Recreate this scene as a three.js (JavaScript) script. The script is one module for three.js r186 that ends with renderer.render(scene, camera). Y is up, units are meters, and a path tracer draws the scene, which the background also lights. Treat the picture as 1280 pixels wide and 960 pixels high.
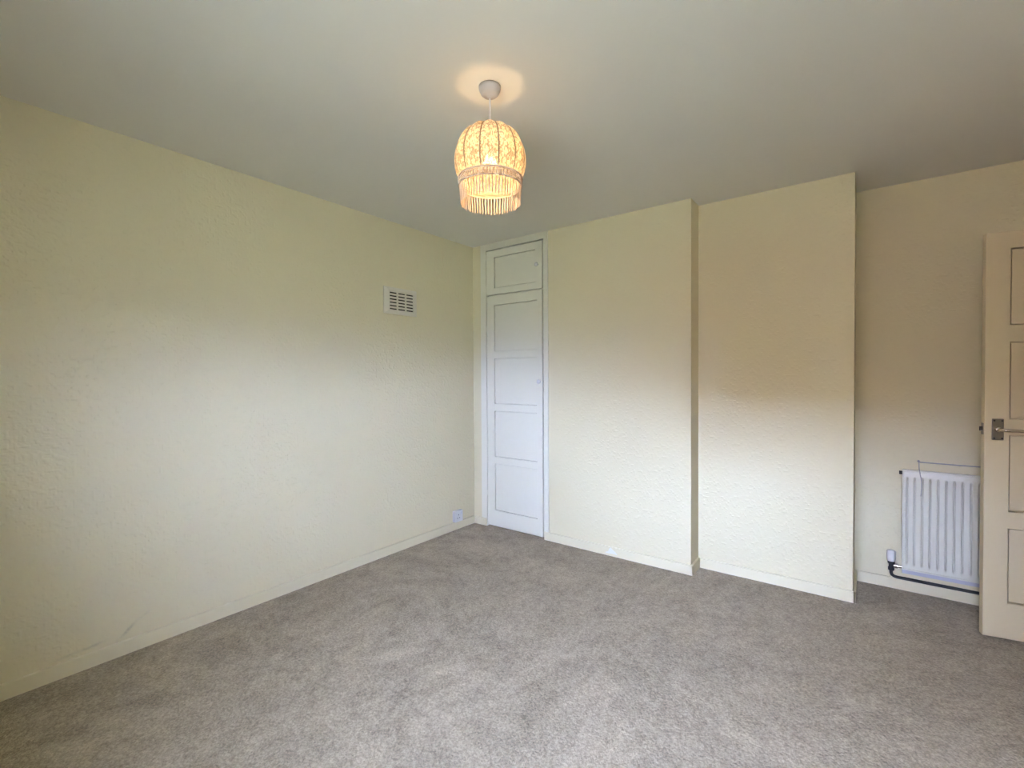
import * as THREE from 'three';
import { RoundedBoxGeometry } from 'three/addons/geometries/RoundedBoxGeometry.js';
import { mergeGeometries, mergeVertices, toCreasedNormals } from 'three/addons/utils/BufferGeometryUtils.js';

// ------------------------------------------------------------------ camera, sky, exposure
const scene = new THREE.Scene();
const camera = new THREE.PerspectiveCamera(2 * Math.atan(480 / 587.4) * 180 / Math.PI, 1280 / 960, 0.05, 200);
{
  const pitch = -0.0154, roll = -0.0052, yaw = 0.6467;
  const f = new THREE.Vector3(-Math.sin(yaw) * Math.cos(pitch), Math.sin(pitch), -Math.cos(yaw) * Math.cos(pitch));
  const r = new THREE.Vector3().crossVectors(f, new THREE.Vector3(0, 1, 0)).normalize();
  const u = new THREE.Vector3().crossVectors(r, f);
  const R = r.clone().multiplyScalar(Math.cos(roll)).addScaledVector(u, Math.sin(roll));
  const U = u.clone().multiplyScalar(Math.cos(roll)).addScaledVector(r, -Math.sin(roll));
  camera.position.set(2.7437, 1.2752, 3.078);
  camera.quaternion.setFromRotationMatrix(new THREE.Matrix4().makeBasis(R, U, f.clone().negate()));
}
const renderer = new THREE.WebGLRenderer({ antialias: true });
renderer.toneMapping = THREE.LinearToneMapping;
renderer.toneMappingExposure = 1.0;
renderer.shadowMap.enabled = true;

// a plain overcast sky, a little bluer and brighter overhead
{
  const W = 64, H = 64, d = new Float32Array(W * H * 4), SKY = 61;
  for (let y = 0; y < H; y++) {
    const up = Math.sin(((y + 0.5) / H - 0.5) * Math.PI), k = up > 0 ? (1 + 0.6 * up) * SKY : 0.25 * SKY;
    for (let x = 0; x < W; x++) d.set([0.85 * k, 1.0 * k, 1.62 * k, 1], (y * W + x) * 4);
  }
  const t = new THREE.DataTexture(d, W, H, THREE.RGBAFormat, THREE.FloatType);
  t.mapping = THREE.EquirectangularReflectionMapping; t.magFilter = t.minFilter = THREE.LinearFilter; t.needsUpdate = true;
  scene.background = t;
}
const LAMP_POWER = 0.2;

// ------------------------------------------------------------------ helpers
let seed = 7;
const rnd = () => { seed = (seed + 0x6d2b79f5) | 0; let t = Math.imul(seed ^ (seed >>> 15), 1 | seed); t = (t + Math.imul(t ^ (t >>> 7), 61 | t)) ^ t; return ((t ^ (t >>> 14)) >>> 0) / 4294967296; };
const V = (x, y, z) => new THREE.Vector3(x, y, z);
const taken = {};
const numbered = (n) => { const k = taken[n] = (taken[n] ?? -1) + 1; return k ? `${n}_${String(k).padStart(3, '0')}` : n; };
function mesh(name, geo, mat, parent = scene) {
  const g = Array.isArray(geo) ? mergeGeometries(geo.map((q) => (q.index ? q.toNonIndexed() : q))) : geo;
  const m = new THREE.Mesh(g, mat); m.name = numbered(name); m.castShadow = m.receiveShadow = true; parent.add(m); return m;
}
function struct(name, geo, mat) { const m = mesh(name, geo, mat); m.userData.kind = 'structure'; return m; }
function group(name, pos, parent = scene) { const o = new THREE.Group(); o.name = numbered(name); o.position.copy(pos); parent.add(o); return o; }
function tag(o, label, category) { o.userData.label = label; o.userData.category = category; return o; }
// uv in metres, taken across the axis that each face looks along
function metreUV(g) {
  const p = g.attributes.position, n = g.attributes.normal, uv = new Float32Array(p.count * 2);
  for (let i = 0; i < p.count; i++) {
    const ax = Math.abs(n.getX(i)), ay = Math.abs(n.getY(i)), az = Math.abs(n.getZ(i));
    if (ay >= ax && ay >= az) { uv[2 * i] = p.getX(i); uv[2 * i + 1] = p.getZ(i); }
    else if (ax >= az) { uv[2 * i] = p.getZ(i); uv[2 * i + 1] = p.getY(i); }
    else { uv[2 * i] = p.getX(i); uv[2 * i + 1] = p.getY(i); }
  }
  g.setAttribute('uv', new THREE.BufferAttribute(uv, 2)); return g;
}
const slab = (x0, x1, y0, y1, z0, z1) => metreUV(new THREE.BoxGeometry(x1 - x0, y1 - y0, z1 - z0).translate((x0 + x1) / 2, (y0 + y1) / 2, (z0 + z1) / 2));
const rbox = (x0, x1, y0, y1, z0, z1, r = 0.003, s = 2) => metreUV(new RoundedBoxGeometry(x1 - x0, y1 - y0, z1 - z0, s, r).translate((x0 + x1) / 2, (y0 + y1) / 2, (z0 + z1) / 2));
const tube = (pts, r, n = 24, m = 8, straight = false) => {
  let c;
  if (straight) { c = new THREE.CurvePath(); for (let i = 1; i < pts.length; i++) c.add(new THREE.LineCurve3(pts[i - 1], pts[i])); } else c = new THREE.CatmullRomCurve3(pts);
  return new THREE.TubeGeometry(c, n, r, m);
};
const lathe = (pts, n = 32) => new THREE.LatheGeometry(pts.map(([r, y]) => new THREE.Vector2(r, y)), n);
const rect = (x0, x1, y0, y1, P = THREE.Shape) => { const s = new P(); s.moveTo(x0, y0); s.lineTo(x1, y0); s.lineTo(x1, y1); s.lineTo(x0, y1); s.closePath(); return s; };
// a board with rectangular openings, its arrises slightly rounded; front at z = depth
function board(x0, x1, y0, y1, depth, holes, bevel = 0.002) {
  const s = rect(x0 + bevel, x1 - bevel, y0 + bevel, y1 - bevel);
  for (const [a, b, c, d] of holes) s.holes.push(rect(a - bevel, b + bevel, c - bevel, d + bevel, THREE.Path));
  return new THREE.ExtrudeGeometry(s, { depth: depth - 2 * bevel, bevelEnabled: true, bevelSize: bevel, bevelThickness: bevel, bevelSegments: 2, steps: 1 }).translate(0, 0, bevel);
}

// ------------------------------------------------------------------ textures
const hash = (x, y, s) => { let h = Math.imul(x, 374761393) + Math.imul(y, 668265263) + Math.imul(s, 1442695041) | 0; h = Math.imul(h ^ (h >>> 13), 1274126177); return ((h ^ (h >>> 16)) >>> 0) / 4294967296; };
function vnoise(x, y, per, s) {           // value noise that repeats after per cells
  const ix = Math.floor(x), iy = Math.floor(y), fx = x - ix, fy = y - iy, m = (a) => ((a % per) + per) % per;
  const u = fx * fx * (3 - 2 * fx), v = fy * fy * (3 - 2 * fy);
  const a = hash(m(ix), m(iy), s), b = hash(m(ix + 1), m(iy), s), c = hash(m(ix), m(iy + 1), s), d = hash(m(ix + 1), m(iy + 1), s);
  return a + (b - a) * u + (c - a) * v + (a - b - c + d) * u * v;
}
function dataTexture(n, fill, { color = false, repeat = [1, 1], h = n } = {}) {
  const d = new Uint8Array(n * h * 4);
  for (let y = 0; y < h; y++) for (let x = 0; x < n; x++) { const c = fill(x / n, y / h), o = (y * n + x) * 4; for (let k = 0; k < 3; k++) d[o + k] = Math.max(0, Math.min(255, (c.length ? c[k] : c) * 255)); d[o + 3] = 255; }
  const t = new THREE.DataTexture(d, n, h); t.wrapS = t.wrapT = THREE.RepeatWrapping; t.magFilter = THREE.LinearFilter; t.minFilter = THREE.LinearMipmapLinearFilter; t.generateMipmaps = true;
  if (color) t.colorSpace = THREE.SRGBColorSpace;
  t.repeat.set(...repeat); t.needsUpdate = true; return t;
}
// rolled, lightly stippled wall paint over lining paper
const wallBump = dataTexture(1024, (u, v) => {
  const a = vnoise(u * 110, v * 80, 110 > 80 ? 80 : 80, 1), b = vnoise(u * 40, v * 40, 40, 2), c = vnoise(u * 160, v * 160, 160, 3);
  const blob = Math.max(0, vnoise(u * 80, v * 80, 80, 4) - 0.55) * 2.2;
  return 0.25 + 0.10 * b + 0.14 * c + 0.42 * blob + 0.0 * a;
}, { repeat: [1 / 1.0, 1 / 1.0] });
const lin2s = (c) => (c <= 0.0031308 ? 12.92 * c : 1.055 * c ** (1 / 2.4) - 0.055);
const WALL = [0.82, 0.755, 0.505];
const wallMat = new THREE.MeshStandardMaterial({ color: new THREE.Color(...WALL), roughness: 0.72, bumpMap: wallBump, bumpScale: 0.0022 });
// the left wall carries faint scuffs just above its skirting board (uv: z, y in metres)
const scuffs = [[2.424, 0.104, 0.05, 0.007, 0.75, 0.2], [2.55, 0.085, 0.05, 0.006, 0.12, 0.16], [2.63, 0.08, 0.06, 0.006, 0.1, 0.1], [2.36, 0.15, 0.03, 0.006, 0.5, 0.06]];
const leftPaint = dataTexture(2048, (u, v) => {
  const z = u * 3.8 - 0.1, y = v * 2.5; let k = 1 + (vnoise(u * 30, v * 20, 1000, 8) - 0.5) * 0.015;
  for (const [cz, cy, l, w, a, dark] of scuffs) {
    const dz = -(z - cz), dy = y - cy, p = dz * Math.cos(a) + dy * Math.sin(a), q = -dz * Math.sin(a) + dy * Math.cos(a);
    k *= 1 - dark * Math.exp(-((p / l) ** 2) * 2 - (q / w) ** 2) * (0.6 + 0.8 * vnoise(u * 900, v * 700, 1000, 9));
  }
  return WALL.map((c) => lin2s(c * k));
}, { color: true, h: 1024, repeat: [1 / 3.8, 1 / 2.5] });
leftPaint.offset.set(0.1 / 3.8, 0);
const leftWallMat = wallMat.clone(); leftWallMat.color.set(0xffffff); leftWallMat.map = leftPaint; leftWallMat.bumpScale = 0.003;
const ceilBump = dataTexture(2048, (u, v) => {
  const x = u * 4.4 - 0.1, z = v * 4.4 - 0.7;
  const p = (x - 2.20) * 0.97 + (z - 1.592) * 0.1, q = -(x - 2.20) * 0.1 + (z - 1.592) * 0.97;
  const crack = Math.exp(-(((q - 0.004 * Math.sin(p * 90)) / 0.003) ** 2)) * (Math.abs(p) < 0.045 ? 1 : 0);
  return 0.4 + 0.25 * vnoise(u * 24, v * 24, 24, 5) + 0.06 * vnoise(u * 400, v * 400, 400, 6) + 0.3 * crack;
}, { repeat: [1 / 4.4, 1 / 4.4] });
ceilBump.offset.set(0.1 / 4.4, 0.7 / 4.4);
const ceilMat = new THREE.MeshStandardMaterial({ color: new THREE.Color(0.89, 0.88, 0.80), roughness: 0.8, bumpMap: ceilBump, bumpScale: 0.0016 });
// cut-pile carpet: speckle, trodden patches and long soft strokes
const carpetMap = dataTexture(2048, (u, v) => {
  const x = u * 4.5, z = v * 4.5;
  const wx = x + 0.3 * vnoise(x * 2.3, z * 2.3, 4096, 11), wz = z + 0.3 * vnoise(x * 2.3 + 9, z * 2.3, 4096, 12);
  const a = vnoise(wx * 1.6, wz * 1.6, 4096, 13), b = vnoise(wx * 7 + wz * 4, wz * 5 - wx * 2, 4096, 14), c = vnoise(wx * 22, wz * 17, 4096, 15), e = vnoise(wx * 48, wz * 48, 4096, 16);
  const f = vnoise(x * 170, z * 170, 4096, 17), g = hash(Math.floor(u * 2048), Math.floor(v * 2048), 18);
  const k = 1 + 0.06 * (a - 0.5) + 0.27 * (b - 0.5) * (0.3 + 1.2 * a) + 0.24 * (c - 0.5) * (0.5 + a) + 0.17 * (e - 0.5) + 0.50 * (f - 0.5) + 0.45 * (g - 0.5);
  return [0.385 * k, 0.330 * k, 0.235 * k].map((q) => lin2s(Math.max(0, q)));
}, { color: true, repeat: [1 / 4.5, 1 / 4.5] });
const carpetBump = dataTexture(1024, (u, v) => 0.3 * vnoise(u * 60, v * 60, 60, 21) + 0.4 * vnoise(u * 200, v * 200, 200, 22) + 0.3 * hash(Math.floor(u * 1024), Math.floor(v * 1024), 23), { repeat: [1 / 1.5, 1 / 1.5] });
carpetMap.offset.set(0.3 / 4.5, 0.8 / 4.5);
const carpetMat = new THREE.MeshPhysicalMaterial({ map: carpetMap, roughness: 1, sheen: 0.7, sheenRoughness: 0.5, sheenColor: new THREE.Color(0.75, 0.66, 0.58), bumpMap: carpetBump, bumpScale: 0.004 });

const gloss = (r, g, b, roughness = 0.4, extra = {}) => new THREE.MeshStandardMaterial({ color: new THREE.Color(r, g, b), roughness, ...extra });
const brushBump = dataTexture(512, (u, v) => 0.5 + 0.3 * (vnoise(u * 12, v * 128, 128, 31) - 0.5) + 0.3 * (vnoise(u * 40, v * 40, 40, 32) - 0.5), { repeat: [2, 2] });
const creamGloss = gloss(0.83, 0.765, 0.53, 0.42, { bumpMap: brushBump, bumpScale: 0.0005 });
const doorCream = gloss(0.70, 0.605, 0.385, 0.45, { bumpMap: brushBump, bumpScale: 0.0005 });
const whiteGloss = gloss(0.88, 0.865, 0.71, 0.38, { bumpMap: brushBump, bumpScale: 0.0004 });
const plastic = gloss(0.84, 0.84, 0.80, 0.35);
const ventCream = gloss(0.80, 0.76, 0.62, 0.45);
const radWhite = gloss(0.83, 0.83, 0.70, 0.32);
const black = gloss(0.02, 0.02, 0.02, 0.5);
const dark = gloss(0.05, 0.04, 0.025, 0.9);  // near-black, for the shade inside the vent and cupboard
const chrome = gloss(0.66, 0.63, 0.58, 0.22, { metalness: 1 });
const satin = gloss(0.24, 0.215, 0.18, 0.3, { metalness: 1 });

// ------------------------------------------------------------------ room shell
const H = 2.4, X1 = 1.8496, Z2 = -0.1645, X2 = 2.6872, Z3 = -0.5324, XR = 3.96, ZF = 3.42, HINGE = V(3.93, 0.0, -0.232);
struct('floor', [slab(-0.15, 5.2, -0.12, 0, -0.75, ZF + 0.02)], carpetMat);
struct('ceiling', [slab(-0.15, 5.2, H, H + 0.12, -0.75, ZF + 0.28)], ceilMat);
const wallLeft = struct('wall_left', [slab(-0.15, 0, 0, H, -0.75, ZF + 0.28)], leftWallMat);
// cupboard opening x 0.152..0.737 in the first stretch of back wall
struct('wall_back', [slab(0, 0.13, 0, H, -0.7, 0), slab(0.757, X1, 0, H, -0.7, 0), slab(0.13, 0.757, 0, H, -0.75, -0.62), slab(0.13, 0.757, 2.37, H, -0.62, 0)], wallMat);
struct('wall_chimney', [slab(X1, X2, 0, H, -0.75, Z2)], wallMat);
struct('wall_alcove', [slab(X2, XR + 0.15, 0, H, -0.75, Z3)], wallMat);
// right wall with the doorway that the open door belongs to
const DZ0 = -0.215, DZ1 = 0.545, DH = 1.975;
struct('wall_right', [slab(XR, XR + 0.12, 0, H, Z3, DZ0 - 0.03), slab(XR, XR + 0.12, DH + 0.03, H, DZ0 - 0.03, DZ1 + 0.03), slab(XR, XR + 0.12, 0, H, DZ1 + 0.03, ZF)], wallMat);
struct('wall_hall', [slab(XR + 0.12, 5.2, 0, H, -0.75, -0.65), slab(XR + 0.12, 5.2, 0, H, 1.2, 1.3), slab(5.1, 5.2, 0, H, -0.65, 1.2)], wallMat);
// unseen window wall behind the camera; opening placed to light the lower walls
const WX0 = 1.72, WX1 = 3.2, WY0 = 1.03, WY1 = 1.70;
struct('wall_front', [slab(0, WX0, 0, H, ZF, ZF + 0.28), slab(WX1, XR + 0.12, 0, H, ZF, ZF + 0.28), slab(WX0, WX1, 0, WY0, ZF, ZF + 0.28), slab(WX0, WX1, WY1, H, ZF, ZF + 0.28)], wallMat);
{
  const w = group('window_1', V((WX0 + WX1) / 2, WY0, ZF + 0.16)); w.userData.kind = 'structure';
  const hw = (WX1 - WX0) / 2, hh = WY1 - WY0;
  mesh('window_frame', [slab(-hw, -hw + 0.05, 0, hh, -0.03, 0.03), slab(hw - 0.05, hw, 0, hh, -0.03, 0.03), slab(-hw, hw, 0, 0.05, -0.03, 0.03), slab(-hw, hw, hh - 0.05, hh, -0.03, 0.03), slab(-0.03, 0.03, 0, hh, -0.03, 0.03)], plastic, w);
  const glass = new THREE.MeshPhysicalMaterial({ color: 0xffffff, transmission: 1, thickness: 0, roughness: 0.02, ior: 1.45 });
  mesh('pane', slab(-hw + 0.05, -0.03, 0.05, hh - 0.05, -0.003, 0.003), glass, w);
  mesh('pane', slab(0.03, hw - 0.05, 0.05, hh - 0.05, -0.003, 0.003), glass, w);
  mesh('window_sill', rbox(-hw - 0.04, hw + 0.04, -0.025, 0, -0.2, 0.0, 0.005), whiteGloss, w);
}
// outside: unseen ground toned for ceiling bounce, unseen terrace placed to hide the low sky
struct('ground', slab(-40, 44, -3.0, -2.9, ZF + 0.28, 60), gloss(0.44, 0.44, 0.28, 1));
{
  const s = new THREE.Shape(); s.moveTo(-4, -2.9); s.lineTo(4, -2.9); s.lineTo(4, 2.4); s.lineTo(4.3, 2.4); s.lineTo(0, 4.3); s.lineTo(-4.3, 2.4); s.lineTo(-4, 2.4);
  const g = new THREE.ExtrudeGeometry(s, { depth: 41, bevelEnabled: false }).rotateY(Math.PI / 2).translate(-33, 0, 25);
  struct('unseen_sky_blocker', g, gloss(0.28, 0.17, 0.12, 0.95));
  // taller unseen house placed to darken the alcove and door
  const e = new THREE.Shape(); e.moveTo(-4.5, -2.9); e.lineTo(4.5, -2.9); e.lineTo(4.5, 5.2); e.lineTo(4.8, 5.2); e.lineTo(0, 9.0); e.lineTo(-4.8, 5.2); e.lineTo(-4.5, 5.2);
  struct('unseen_sky_blocker', new THREE.ExtrudeGeometry(e, { depth: 26, bevelEnabled: false }).rotateY(Math.PI / 2).translate(-26.2, 0, 17), gloss(0.34, 0.22, 0.16, 0.95));
}
// skirting boards, 64 mm high with an eased top edge
function skirt(name, runs) {
  const h = 0.064, T = 0.015;
  const m = struct(name, runs.map(([ax, a0, a1, at, dir]) => ax === 'x'
    ? rbox(a0, a1, -0.01, h, Math.min(at, at + dir * T), Math.max(at, at + dir * T), 0.004)
    : rbox(Math.min(at, at + dir * T), Math.max(at, at + dir * T), -0.01, h, a0, a1, 0.004)), creamGloss);
  return m;
}
skirt('baseboard_left', [['z', -0.0, ZF, 0, 1]]);
const skBack = skirt('baseboard_back', [['x', 0.005, 0.152, 0.0, 1], ['x', 0.737, X1 + 0.015, 0, 1], ['z', Z2, 0.015, X1, 1]]);
skirt('baseboard_chimney', [['x', X1 + 0.012, X2 + 0.015, Z2, 1], ['z', Z3, Z2 + 0.015, X2, 1]]);
skirt('baseboard_alcove', [['x', X2 + 0.012, XR, Z3, 1]]);
skirt('baseboard_right', [['z', DZ1 + 0.09, ZF, XR, -1], ['z', Z3 + 0.01, DZ0 - 0.09, XR, -1]]);
skirt('baseboard_front', [['x', 0.01, XR - 0.01, ZF, -1]]);
{ // bare white splash of primer on the skirting
  const s = new THREE.Shape(); [[-0.046, -0.018], [-0.02, -0.006], [-0.012, 0.016], [0, 0.026], [0.01, 0.012], [0.03, 0.0], [0.05, -0.02], [0.02, -0.016], [-0.02, -0.02]].forEach(([x, y], i) => (i ? s.lineTo(x, y) : s.moveTo(x, y))); s.closePath();
  const m = mesh('paint_patch', new THREE.ExtrudeGeometry(s, { depth: 0.0012, bevelEnabled: false }).translate(1.302, 0.036, 0.0149), gloss(0.86, 0.87, 0.82, 0.5), skBack);
  m.userData.label = 'white splash of primer on the cream skirting';
}

// ------------------------------------------------------------------ built-in cupboard in the corner
{
  const c = group('built_in_cupboard', V(0.445, 0, 0));
  tag(c, 'tall white built-in corner cupboard with a panelled door and a small top door', 'cupboard');
  const L = (x) => x - 0.445;
  mesh('frame', [rbox(L(0.092), L(0.154), 0.0, H, -0.1, 0.008, 0.002), rbox(L(0.734), L(0.775), 0.0, H, -0.1, 0.008, 0.002), rbox(L(0.15), L(0.738), 2.346, H, -0.1, 0.008, 0.002), rbox(L(0.15), L(0.738), 1.945, 1.972, -0.1, -0.028, 0.002)], whiteGloss, c);
  const door = (name, x0, x1, y0, y1, px0, px1, panels, knob) => {
    const d = mesh(name, board(L(x0), L(x1), y0, y1, 0.026, panels.map(([a, b]) => [L(px0), L(px1), a, b]), 0.0025).translate(0, 0, -0.022), whiteGloss, c);
    for (const [a, b] of panels) {
      // flat panel set in the frame with a thin gap that shows as a dark line
      mesh('panel', [rbox(L(px0) + 0.0012, L(px1) - 0.0012, a + 0.003, b - 0.003, -0.02, -0.0045, 0.002), slab(L(px0) - 0.008, L(px1) + 0.008, a - 0.008, b + 0.008, -0.0215, -0.019)], whiteGloss, d);
    }
    const k = mesh('knob', lathe([[0, 0], [0.009, 0], [0.007, 0.006], [0.008, 0.011], [0.015, 0.016], [0.0165, 0.021], [0.013, 0.027], [0.006, 0.029], [0, 0.0295]], 24).rotateX(Math.PI / 2).translate(L(knob[0]), knob[1], 0.003), plastic, d);
    k.userData.label = 'small round white knob';
    for (const f of [0.14, 0.86]) mesh('hinge', new THREE.CylinderGeometry(0.004, 0.004, 0.05, 10).translate(L(x0) - 0.002, y0 + (y1 - y0) * f, 0.006), whiteGloss, d);
    return d;
  };
  door('top_door', 0.1575, 0.720, 1.9665, 2.336, 0.240, 0.656, [[2.02, 2.278]], [0.678, 2.153]);
  door('door', 0.1575, 0.7195, 0.012, 1.955, 0.237, 0.669, [[1.489, 1.877], [1.049, 1.428], [0.601, 0.987], [0.147, 0.542]], [0.696, 1.236]);
  mesh('cupboard_back', slab(L(0.135), L(0.752), 0.002, 2.36, -0.6, -0.58), dark, c);  // coloured dark for the shade behind the door gaps
}

// ------------------------------------------------------------------ open door at the right
{
  const d = group('door_1', HINGE); d.userData.kind = 'structure';
  d.userData.label = 'cream four-panel door standing open in front of the radiator';
  const dir = V(-0.9832, 0, 0.1824);   // hinge -> latch edge
  // local axes: x from latch edge towards the hinge, z towards the room
  d.rotation.y = Math.atan2(0.1824, 0.9832);
  const w = 0.745, X = (x) => x - w;
  const P = [[0.183, 0.541], [0.621, 0.986], [1.062, 1.427], [1.507, 1.868]];
  const leaf = mesh('door_leaf', board(X(0), X(w), 0.012, 1.950, 0.04, P.map(([a, b]) => [X(0.088), X(w - 0.088), a, b]), 0.0025).translate(0, 0, -0.04), doorCream, d);
  for (const [a, b] of P) mesh('panel', [rbox(X(0.088) + 0.007, X(w - 0.088) - 0.007, a + 0.0045, b - 0.0045, -0.03, -0.013, 0.002), slab(X(0.088) - 0.01, X(w - 0.088) + 0.01, a - 0.01, b + 0.01, -0.036, -0.029)], doorCream, leaf);  // gaps round the panels added for dark shadow lines at their edges
  leaf.rotation.z = 0;
  const h = group('handle', V(X(0.046), 1.012, 0), d);
  h.userData.label = 'chrome lever handle on a square plate';
  mesh('back_plate', new RoundedBoxGeometry(0.042, 0.102, 0.007, 3, 0.003).translate(0, 0, 0.0035), satin, h);
  mesh('lever', [new THREE.CylinderGeometry(0.011, 0.013, 0.012, 20).rotateX(Math.PI / 2).translate(0, 0, 0.012), tube([V(0, 0, 0.01), V(0, 0, 0.034), V(0.006, 0, 0.046), V(0.02, 0, 0.05), V(0.06, -0.001, 0.05), V(0.112, -0.004, 0.048)], 0.0085, 40, 12), new THREE.SphereGeometry(0.0085, 12, 8).translate(0.112, -0.004, 0.048)], chrome, h);
  for (const sx of [-1, 1]) for (const sy of [-1, 1]) mesh('screw', new THREE.CylinderGeometry(0.004, 0.004, 0.002, 12).rotateX(Math.PI / 2).translate(sx * 0.014, sy * 0.042, 0.0075), black, h);
  const l = group('latch', V(X(0), 1.012, -0.02), d);
  mesh('latch_plate', new RoundedBoxGeometry(0.003, 0.056, 0.022, 2, 0.001).translate(-0.0005, 0, 0), satin, l);
  mesh('latch_bolt', rbox(-0.011, 0, -0.011, 0.011, -0.007, 0.007, 0.002), black, l);
  for (const y of [0.2, 1.75]) mesh('hinge', new THREE.CylinderGeometry(0.007, 0.007, 0.09, 12).translate(0.004, y, 0.006), satin, d);
}
struct('trim_1', [rbox(XR - 0.018, XR, 0, DH + 0.07, DZ0 - 0.085, DZ0 - 0.012), rbox(XR - 0.018, XR, 0, DH + 0.07, DZ1 + 0.012, DZ1 + 0.085), rbox(XR - 0.018, XR, DH + 0.012, DH + 0.08, DZ0 - 0.085, DZ1 + 0.085), slab(XR - 0.012, XR + 0.125, 0, DH + 0.03, DZ0 - 0.03, DZ0 - 0.003), slab(XR - 0.012, XR + 0.125, 0, DH + 0.03, DZ1 + 0.003, DZ1 + 0.03), slab(XR - 0.012, XR + 0.125, DH, DH + 0.03, DZ0 - 0.03, DZ1 + 0.03)], creamGloss);

// ------------------------------------------------------------------ air vent high on the left wall
{
  const v = group('air_vent', V(0, 1.83, 0.805));
  tag(v, 'cream plastic wall vent of three columns of slots on the left wall', 'vent');
  // local: z along the wall, y up, x out of the wall
  const face = [];
  const s = rect(-0.118, 0.118, -0.077, 0.077);
  for (let i = 0; i < 3; i++) for (let j = 0; j < 6; j++) { const cz = (i - 1) * 0.0765, cy = (j - 2.5) * 0.0232 - 0.003; s.holes.push(rect(cz - 0.0325, cz + 0.0325, cy - 0.0053, cy + 0.0053, THREE.Path)); }
  const plate = new THREE.ExtrudeGeometry(s, { depth: 0.006, bevelEnabled: true, bevelSize: 0.0006, bevelThickness: 0.0008, bevelSegments: 1 }).rotateY(Math.PI / 2).translate(0.013, 0, 0);
  mesh('grille', plate, ventCream, v);
  // sloping surround
  const o = [0.151, 0.096], q = [0.118, 0.077], pos = [];
  const A = [[-1, -1], [1, -1], [1, 1], [-1, 1]].map(([a, b]) => [0, b * o[1], a * o[0]]), M = A.map((p) => [0.008, p[1], p[2]]), B = [[-1, -1], [1, -1], [1, 1], [-1, 1]].map(([a, b]) => [0.0195, b * q[1], a * q[0]]), Ci = B.map((p) => [0.004, p[1], p[2]]);
  const ring = (P, Q) => { for (let i = 0; i < 4; i++) { const j = (i + 1) % 4; pos.push(...P[i], ...Q[i], ...P[j], ...P[j], ...Q[i], ...Q[j]); } };
  ring(A, M); ring(M, B); ring(B, Ci);
  const g = new THREE.BufferGeometry(); g.setAttribute('position', new THREE.Float32BufferAttribute(pos, 3)); g.computeVertexNormals(); metreUV(g);
  mesh('vent_frame', g, ventCream, v);
  mesh('backing', slab(0.001, 0.003, -0.085, 0.085, -0.125, 0.125), dark, v);  // dark sheet in place of the shade behind the slots
}

// ------------------------------------------------------------------ socket by the corner
{
  const s = group('wall_socket', V(0, 0.115, 0.2305));
  tag(s, 'white single surface-mounted socket low on the left wall near the corner', 'socket');
  mesh('back_box', rbox(0, 0.026, -0.045, 0.045, -0.045, 0.045, 0.003), plastic, s);
  mesh('face_plate', rbox(0.026, 0.034, -0.046, 0.046, -0.046, 0.046, 0.003), plastic, s);
  mesh('switch', rbox(0.032, 0.038, 0.012, 0.032, -0.034, -0.022, 0.0015), gloss(0.78, 0.79, 0.83), s);
  for (const [y, z, h, w] of [[0.012, 0.006, 0.009, 0.005], [-0.014, 0.018, 0.005, 0.008], [-0.014, -0.006, 0.005, 0.008]]) mesh('pin_hole', slab(0.0335, 0.0345, y - h / 2, y + h / 2, z - w / 2, z + w / 2), black, s);
}

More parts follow.
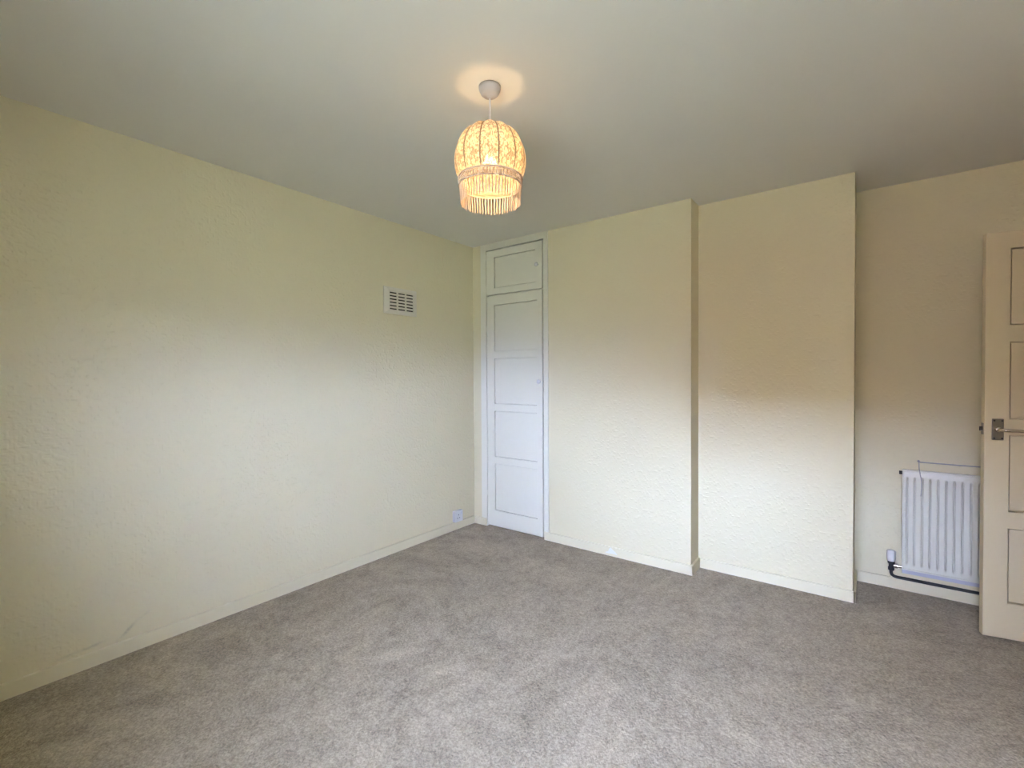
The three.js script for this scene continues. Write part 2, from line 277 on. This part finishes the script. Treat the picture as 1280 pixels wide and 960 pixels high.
// ------------------------------------------------------------------ radiator in the alcove
{
  const x0 = 2.911, x1 = 3.80, y0 = 0.146, y1 = 0.728, zf = -0.442, r = group('radiator', V(x0, 0, zf));
  tag(r, 'white fluted panel radiator on the alcove wall behind the open door', 'radiator');
  const W = x1 - x0, h = y1 - y0;
  // pressed front sheet: narrow vertical flutes that fade out at both ends
  const nx = 890, ny = 60, g = new THREE.PlaneGeometry(W - 0.006, h - 0.006, nx, ny), p = g.attributes.position;
  const pitch = 0.0333, first = 0.021;
  for (let i = 0; i < p.count; i++) {
    const x = p.getX(i) + W / 2, y = p.getY(i) + h / 2, k = Math.round((x - first) / pitch), dx = Math.abs(x - first - k * pitch);
    const inX = k >= 0 && k * pitch + first < W - 0.015;
    const e = THREE.MathUtils.smoothstep(y, 0.035, 0.05) * (1 - THREE.MathUtils.smoothstep(y, h - 0.058, h - 0.045));
    const groove = inX ? Math.max(0, 1 - (dx / 0.0054) ** 2) : 0;
    const edge = Math.min(x, W - x, y, h - y), lip = THREE.MathUtils.smoothstep(edge, 0.0, 0.012);
    const band = 1 - THREE.MathUtils.smoothstep(y, h - 0.03, h - 0.022);
    p.setZ(i, -0.015 * e * groove + 0.004 * lip * band - 0.004);
  }
  g.translate(W / 2, y0 + h / 2, 0); g.computeVertexNormals();
  mesh('front_panel', [g, slab(0.003, W - 0.003, y0 + 0.003, y1 - 0.003, -0.024, -0.0225)].map((q) => q), radWhite, r);
  mesh('rim', [rbox(0, W, y1 - 0.012, y1, -0.022, 0.0005, 0.003), rbox(0, W, y0, y0 + 0.010, -0.022, 0.0005, 0.003), rbox(0, 0.006, y0, y1, -0.022, 0.0005, 0.002), rbox(W - 0.006, W, y0, y1, -0.022, 0.0005, 0.002)], radWhite, r);
  mesh('grey_back_sheet', rbox(0.004, W - 0.004, y0 - 0.042, y1 - 0.02, -0.074, -0.066, 0.003), gloss(0.6, 0.6, 0.63, 0.4), r);  // grey sheet that shows as a strip below the front panel
  mesh('bracket', [rbox(0.12, 0.15, y0 + 0.03, y1 - 0.03, -0.0885, -0.02, 0.002)], radWhite, r);
  mesh('bracket', [rbox(W - 0.15, W - 0.12, y0 + 0.03, y1 - 0.03, -0.0885, -0.02, 0.002)], radWhite, r);
  const bl = mesh('bleed_plug', new THREE.CylinderGeometry(0.010, 0.010, 0.016, 12).rotateZ(Math.PI / 2).translate(-0.006, y1 - 0.02, -0.011), black, r); bl.userData.label = 'small black bleed plug';
  const vx = 2.864 - x0, vz = -0.012;
  const v = group('valve', V(vx, 0.135, vz), r); v.userData.label = 'white thermostatic head on a black valve body';
  const head = lathe([[0, 0.110], [0.014, 0.110], [0.0205, 0.106], [0.0215, 0.088], [0.0215, 0.066], [0.019, 0.05], [0.013, 0.041], [0, 0.041]], 30); 
  const hp = head.attributes.position; for (let i = 0; i < hp.count; i++) { const a = Math.atan2(hp.getZ(i), hp.getX(i)), y = hp.getY(i), f = y > 0.06 && y < 0.1 ? 1 + 0.04 * Math.sign(Math.cos(a * 15)) : 1; hp.setX(i, hp.getX(i) * f); hp.setZ(i, hp.getZ(i) * f); } head.computeVertexNormals();
  mesh('valve_head', head, plastic, v);
  mesh('valve_body', [lathe([[0, 0.046], [0.017, 0.046], [0.017, 0.034], [0.012, 0.03], [0.012, 0.012], [0.015, 0.01], [0.015, -0.006], [0.0085, -0.01], [0, -0.01]], 20)], black, v);
  mesh('union', [new THREE.CylinderGeometry(0.009, 0.009, 0.05, 16).rotateZ(Math.PI / 2).translate(0.027, 0.022, 0), new THREE.CylinderGeometry(0.0135, 0.0135, 0.014, 6).rotateZ(Math.PI / 2).translate(0.022, 0.022, 0)], chrome, v);
  const pp = mesh('pipe', tube([V(vx, 0.14, vz), V(vx, 0.125, vz), V(vx, 0.112, vz), V(vx + 0.006, 0.099, vz), V(vx + 0.02, 0.093, vz), V(vx + 0.06, 0.092, vz), V(vx + 0.3, 0.091, vz), V(vx + 0.6, 0.09, vz), V(x1 - x0 + 0.06, 0.09, vz)], 0.0085, 80, 10), black, r); pp.userData.label = 'black pipe along the foot of the radiator';
  mesh('pipe', [tube([V(W + 0.06, 0.09, vz), V(W + 0.07, 0.1, vz), V(W + 0.07, 0.165, vz), V(W - 0.002, 0.17, vz)], 0.0085, 30, 10)], black, r);
}
// wire airer hooked over the radiator
{
  const a = group('radiator_airer', V(2.985, 0.73, -0.44));
  tag(a, 'thin white wire airer hooked over the top of the white radiator', 'airer');
  const wire = gloss(0.42, 0.42, 0.41, 0.4);
  const arm = (x) => tube([V(x, 0.0015, -0.012), V(x, 0.004, 0.004), V(x + 0.003, -0.02, 0.0075), V(x + 0.008, -0.055, 0.0085), V(x + 0.009, -0.1, 0.009), V(x + 0.007, -0.135, 0.011), V(x + 0.006, -0.142, 0.016), V(x + 0.006, -0.134, 0.021)], 0.002, 40, 6);
  for (const x of [0, 0.6]) mesh('hook', [arm(x), tube([V(x, 0.0015, -0.012), V(x - 0.001, 0.03, -0.013), V(x - 0.001, 0.052, -0.013)], 0.0022, 8, 6)], wire, a);
  mesh('rail', [new THREE.CylinderGeometry(0.003, 0.003, 0.62, 8).rotateZ(Math.PI / 2).translate(0.305, 0.046, -0.013), new THREE.SphereGeometry(0.006, 10, 8).translate(-0.003, 0.052, -0.013)], wire, a);
}

// ------------------------------------------------------------------ pendant lamp
{
  const P = V(1.571, H, 1.658), l = group('pendant_lamp', P);
  tag(l, 'lit cream lace pendant lampshade with a fringe hanging from the ceiling', 'lamp');
  const y = (h) => h - H;
  mesh('ceiling_rose', lathe([[0, y(2.4)], [0.0425, y(2.4)], [0.0425, y(2.392)], [0.0415, y(2.386)], [0.034, y(2.371)], [0.026, y(2.364)], [0.012, y(2.3615)], [0.010, y(2.355)], [0, y(2.354)]], 32), gloss(0.50, 0.46, 0.43, 0.8), l);
  mesh('cord', new THREE.CylinderGeometry(0.0034, 0.0034, 0.17, 10).translate(0, y(2.28), 0), gloss(0.75, 0.73, 0.7, 0.5), l);
  mesh('lamp_holder', lathe([[0, y(2.2)], [0.008, y(2.2)], [0.016, y(2.19)], [0.0175, y(2.15)], [0.0175, y(2.137)], [0, y(2.137)]], 24), plastic, l);
  const bulb = mesh('bulb', lathe([[0, y(2.068)], [0.012, y(2.07)], [0.022, y(2.078)], [0.0275, y(2.093)], [0.026, y(2.108)], [0.018, y(2.125)], [0.013, y(2.138)], [0, y(2.138)]], 24), new THREE.MeshStandardMaterial({ color: 0xffffff, emissive: new THREE.Color(1, 0.74, 0.42), emissiveIntensity: 14 }), l);
  const pl = new THREE.PointLight(new THREE.Color(1, 0.62, 0.30), LAMP_POWER, 0, 2); pl.name = 'bulb_glow'; pl.position.set(0, y(2.112), 0); pl.castShadow = true; pl.shadow.radius = 1.2; l.add(pl);
  // dome of twelve gathered lobes
  const N = 12, off = 0.64 + Math.PI / 2;
  const prof = [[0.063, 2.231], [0.078, 2.227], [0.096, 2.214], [0.114, 2.193], [0.128, 2.165], [0.1355, 2.135], [0.1375, 2.105], [0.1335, 2.075], [0.1235, 2.045]];
  const curve = new THREE.SplineCurve(prof.map(([r, h]) => new THREE.Vector2(r, h)));
  const lobe = (a) => { const t = ((a - off) / (2 * Math.PI) * N) % 1, f = ((t % 1) + 1) % 1; return Math.sin(f * Math.PI); };
  const na = 240, nh = 28, pos = [], uv = [], idx = [];
  for (let j = 0; j <= nh; j++) {
    const q = curve.getPoint(j / nh), w = Math.sin(Math.min(1, (j / nh) * 1.05) * Math.PI) * 0.7 + 0.3;
    for (let i = 0; i <= na; i++) { const a = i / na * 2 * Math.PI, r = q.x * (1 + (lobe(a) - 0.7) * 0.05 * w) ; pos.push(r * Math.cos(a), y(q.y) + lobe(a) * 0.006 * (1 - j / nh), r * Math.sin(a)); uv.push(i / na * 12, j / nh * 2); }
  }
  for (let j = 0; j < nh; j++) for (let i = 0; i < na; i++) { const a = j * (na + 1) + i, b = a + na + 1; idx.push(a, b, a + 1, b, b + 1, a + 1); }
  const dg = new THREE.BufferGeometry(); dg.setAttribute('position', new THREE.Float32BufferAttribute(pos, 3)); dg.setAttribute('uv', new THREE.Float32BufferAttribute(uv, 2)); dg.setIndex(idx); dg.computeVertexNormals();
  const lace = dataTexture(256, (u, v) => {
    const n = vnoise(u * 18, v * 18, 18, 41), m = vnoise(u * 40, v * 40, 40, 42), net = 0.5 + 0.5 * Math.sin(u * 2 * Math.PI * 24) * Math.sin(v * 2 * Math.PI * 24);
    const k = 0.55 + 0.45 * (n > 0.45 ? 0.8 : 0.25) + 0.3 * (m - 0.5) + 0.12 * (net - 0.5);
    return [0.98 * k, 0.93 * k, 0.84 * k];
  }, { color: true });
  const holes = dataTexture(256, (u, v) => {   // the open net of the lace
    const n = vnoise(u * 12, v * 12, 12, 41), net = Math.sin(u * 2 * Math.PI * 20) * Math.sin(v * 2 * Math.PI * 20);
    return Math.abs(net) > (n > 0.45 ? 0.95 : 0.82) ? 0 : 1;
  });
  const fabric = new THREE.MeshPhysicalMaterial({ map: lace, color: new THREE.Color(0.95, 0.83, 0.66), roughness: 1, transmission: 0.36, thickness: 0, side: THREE.DoubleSide });
  const net = fabric.clone(); net.alphaMap = holes; net.alphaTest = 0.5;
  const thread = new THREE.MeshPhysicalMaterial({ color: new THREE.Color(0.74, 0.57, 0.43), roughness: 1, transmission: 0.07, thickness: 0, side: THREE.DoubleSide });
  const shade = mesh('lamp_shade', dg, net, l);
  const wireMat = gloss(0.30, 0.22, 0.13, 0.7);
  for (let k = 0; k < N; k++) {
    const a = off + k / N * 2 * Math.PI, pts = [];
    for (let j = 0; j <= 14; j++) { const q = curve.getPoint(j / 14); pts.push(V((q.x * 0.965 + 0.0015) * Math.cos(a), y(q.y), (q.x * 0.965 + 0.0015) * Math.sin(a))); }
    mesh('rib', tube(pts, 0.0027, 20, 6), wireMat, shade);
  }
  const ringY = (h, r, t) => new THREE.TorusGeometry(r, t, 8, 96).rotateX(Math.PI / 2).translate(0, y(h), 0);
  const spokes = [];
  for (let k = 0; k < 3; k++) { const a = k * 2.094 + 0.4; spokes.push(tube([V(0.017 * Math.cos(a), y(2.185), 0.017 * Math.sin(a)), V(0.063 * Math.cos(a), y(2.229), 0.063 * Math.sin(a))], 0.0013, 4, 6)); }
  mesh('top_ring', [ringY(2.231, 0.063, 0.0022), ...spokes], wireMat, l);
  // braid: two cords with a lattice between them
  const zig = [];
  const R0 = 0.1225, B0 = 2.043, B1 = 2.014, nz = 60;
  for (const s of [0, 1]) for (let k = 0; k < nz; k++) {
    const a = (k + s) / nz * 2 * Math.PI, b = (k + 1 - s) / nz * 2 * Math.PI;
    zig.push(tube([V(R0 * Math.cos(a), y(B0), R0 * Math.sin(a)), V((R0 + 0.001) * Math.cos((a + b) / 2), y((B0 + B1) / 2), (R0 + 0.001) * Math.sin((a + b) / 2)), V((R0 - 0.002) * Math.cos(b), y(B1), (R0 - 0.002) * Math.sin(b))], 0.0016, 4, 5));
  }
  const br = mesh('braid_trim', [ringY(B0, R0 + 0.001, 0.0034), ringY(B1, R0 - 0.001, 0.003), ...zig], thread, l); br.userData.kind = 'stuff';
  const backing = lathe([[R0 - 0.002, y(B0)], [R0 - 0.003, y(B1)]], 96); mesh('braid_backing', backing, fabric, l);
  // fringe: bunches of hanging threads, uneven in length
  const fr = [], nf = 62;
  for (let k = 0; k < nf; k++) {
    const a0 = k / nf * 2 * Math.PI;
    for (let t = 0; t < 3; t++) {
      const a = a0 + (t - 1) * 0.012 + (rnd() - 0.5) * 0.008, rr = 0.1195 + (rnd() - 0.5) * 0.003, len = 0.062 + rnd() * 0.008, da = (rnd() - 0.5) * 0.02;
      fr.push(tube([V(rr * Math.cos(a0), y(B1), rr * Math.sin(a0)), V(rr * Math.cos((a + a0) / 2), y(B1 - 0.008), rr * Math.sin((a + a0) / 2)), V((rr - 0.002) * Math.cos(a), y(B1 - 0.03), (rr - 0.002) * Math.sin(a)), V((rr - 0.004) * Math.cos(a + da), y(B1 - len), (rr - 0.004) * Math.sin(a + da))], 0.0015, 5, 4));
    }
  }
  const f = mesh('fringe', fr, thread, l); f.userData.kind = 'stuff';
}

renderer.render(scene, camera);
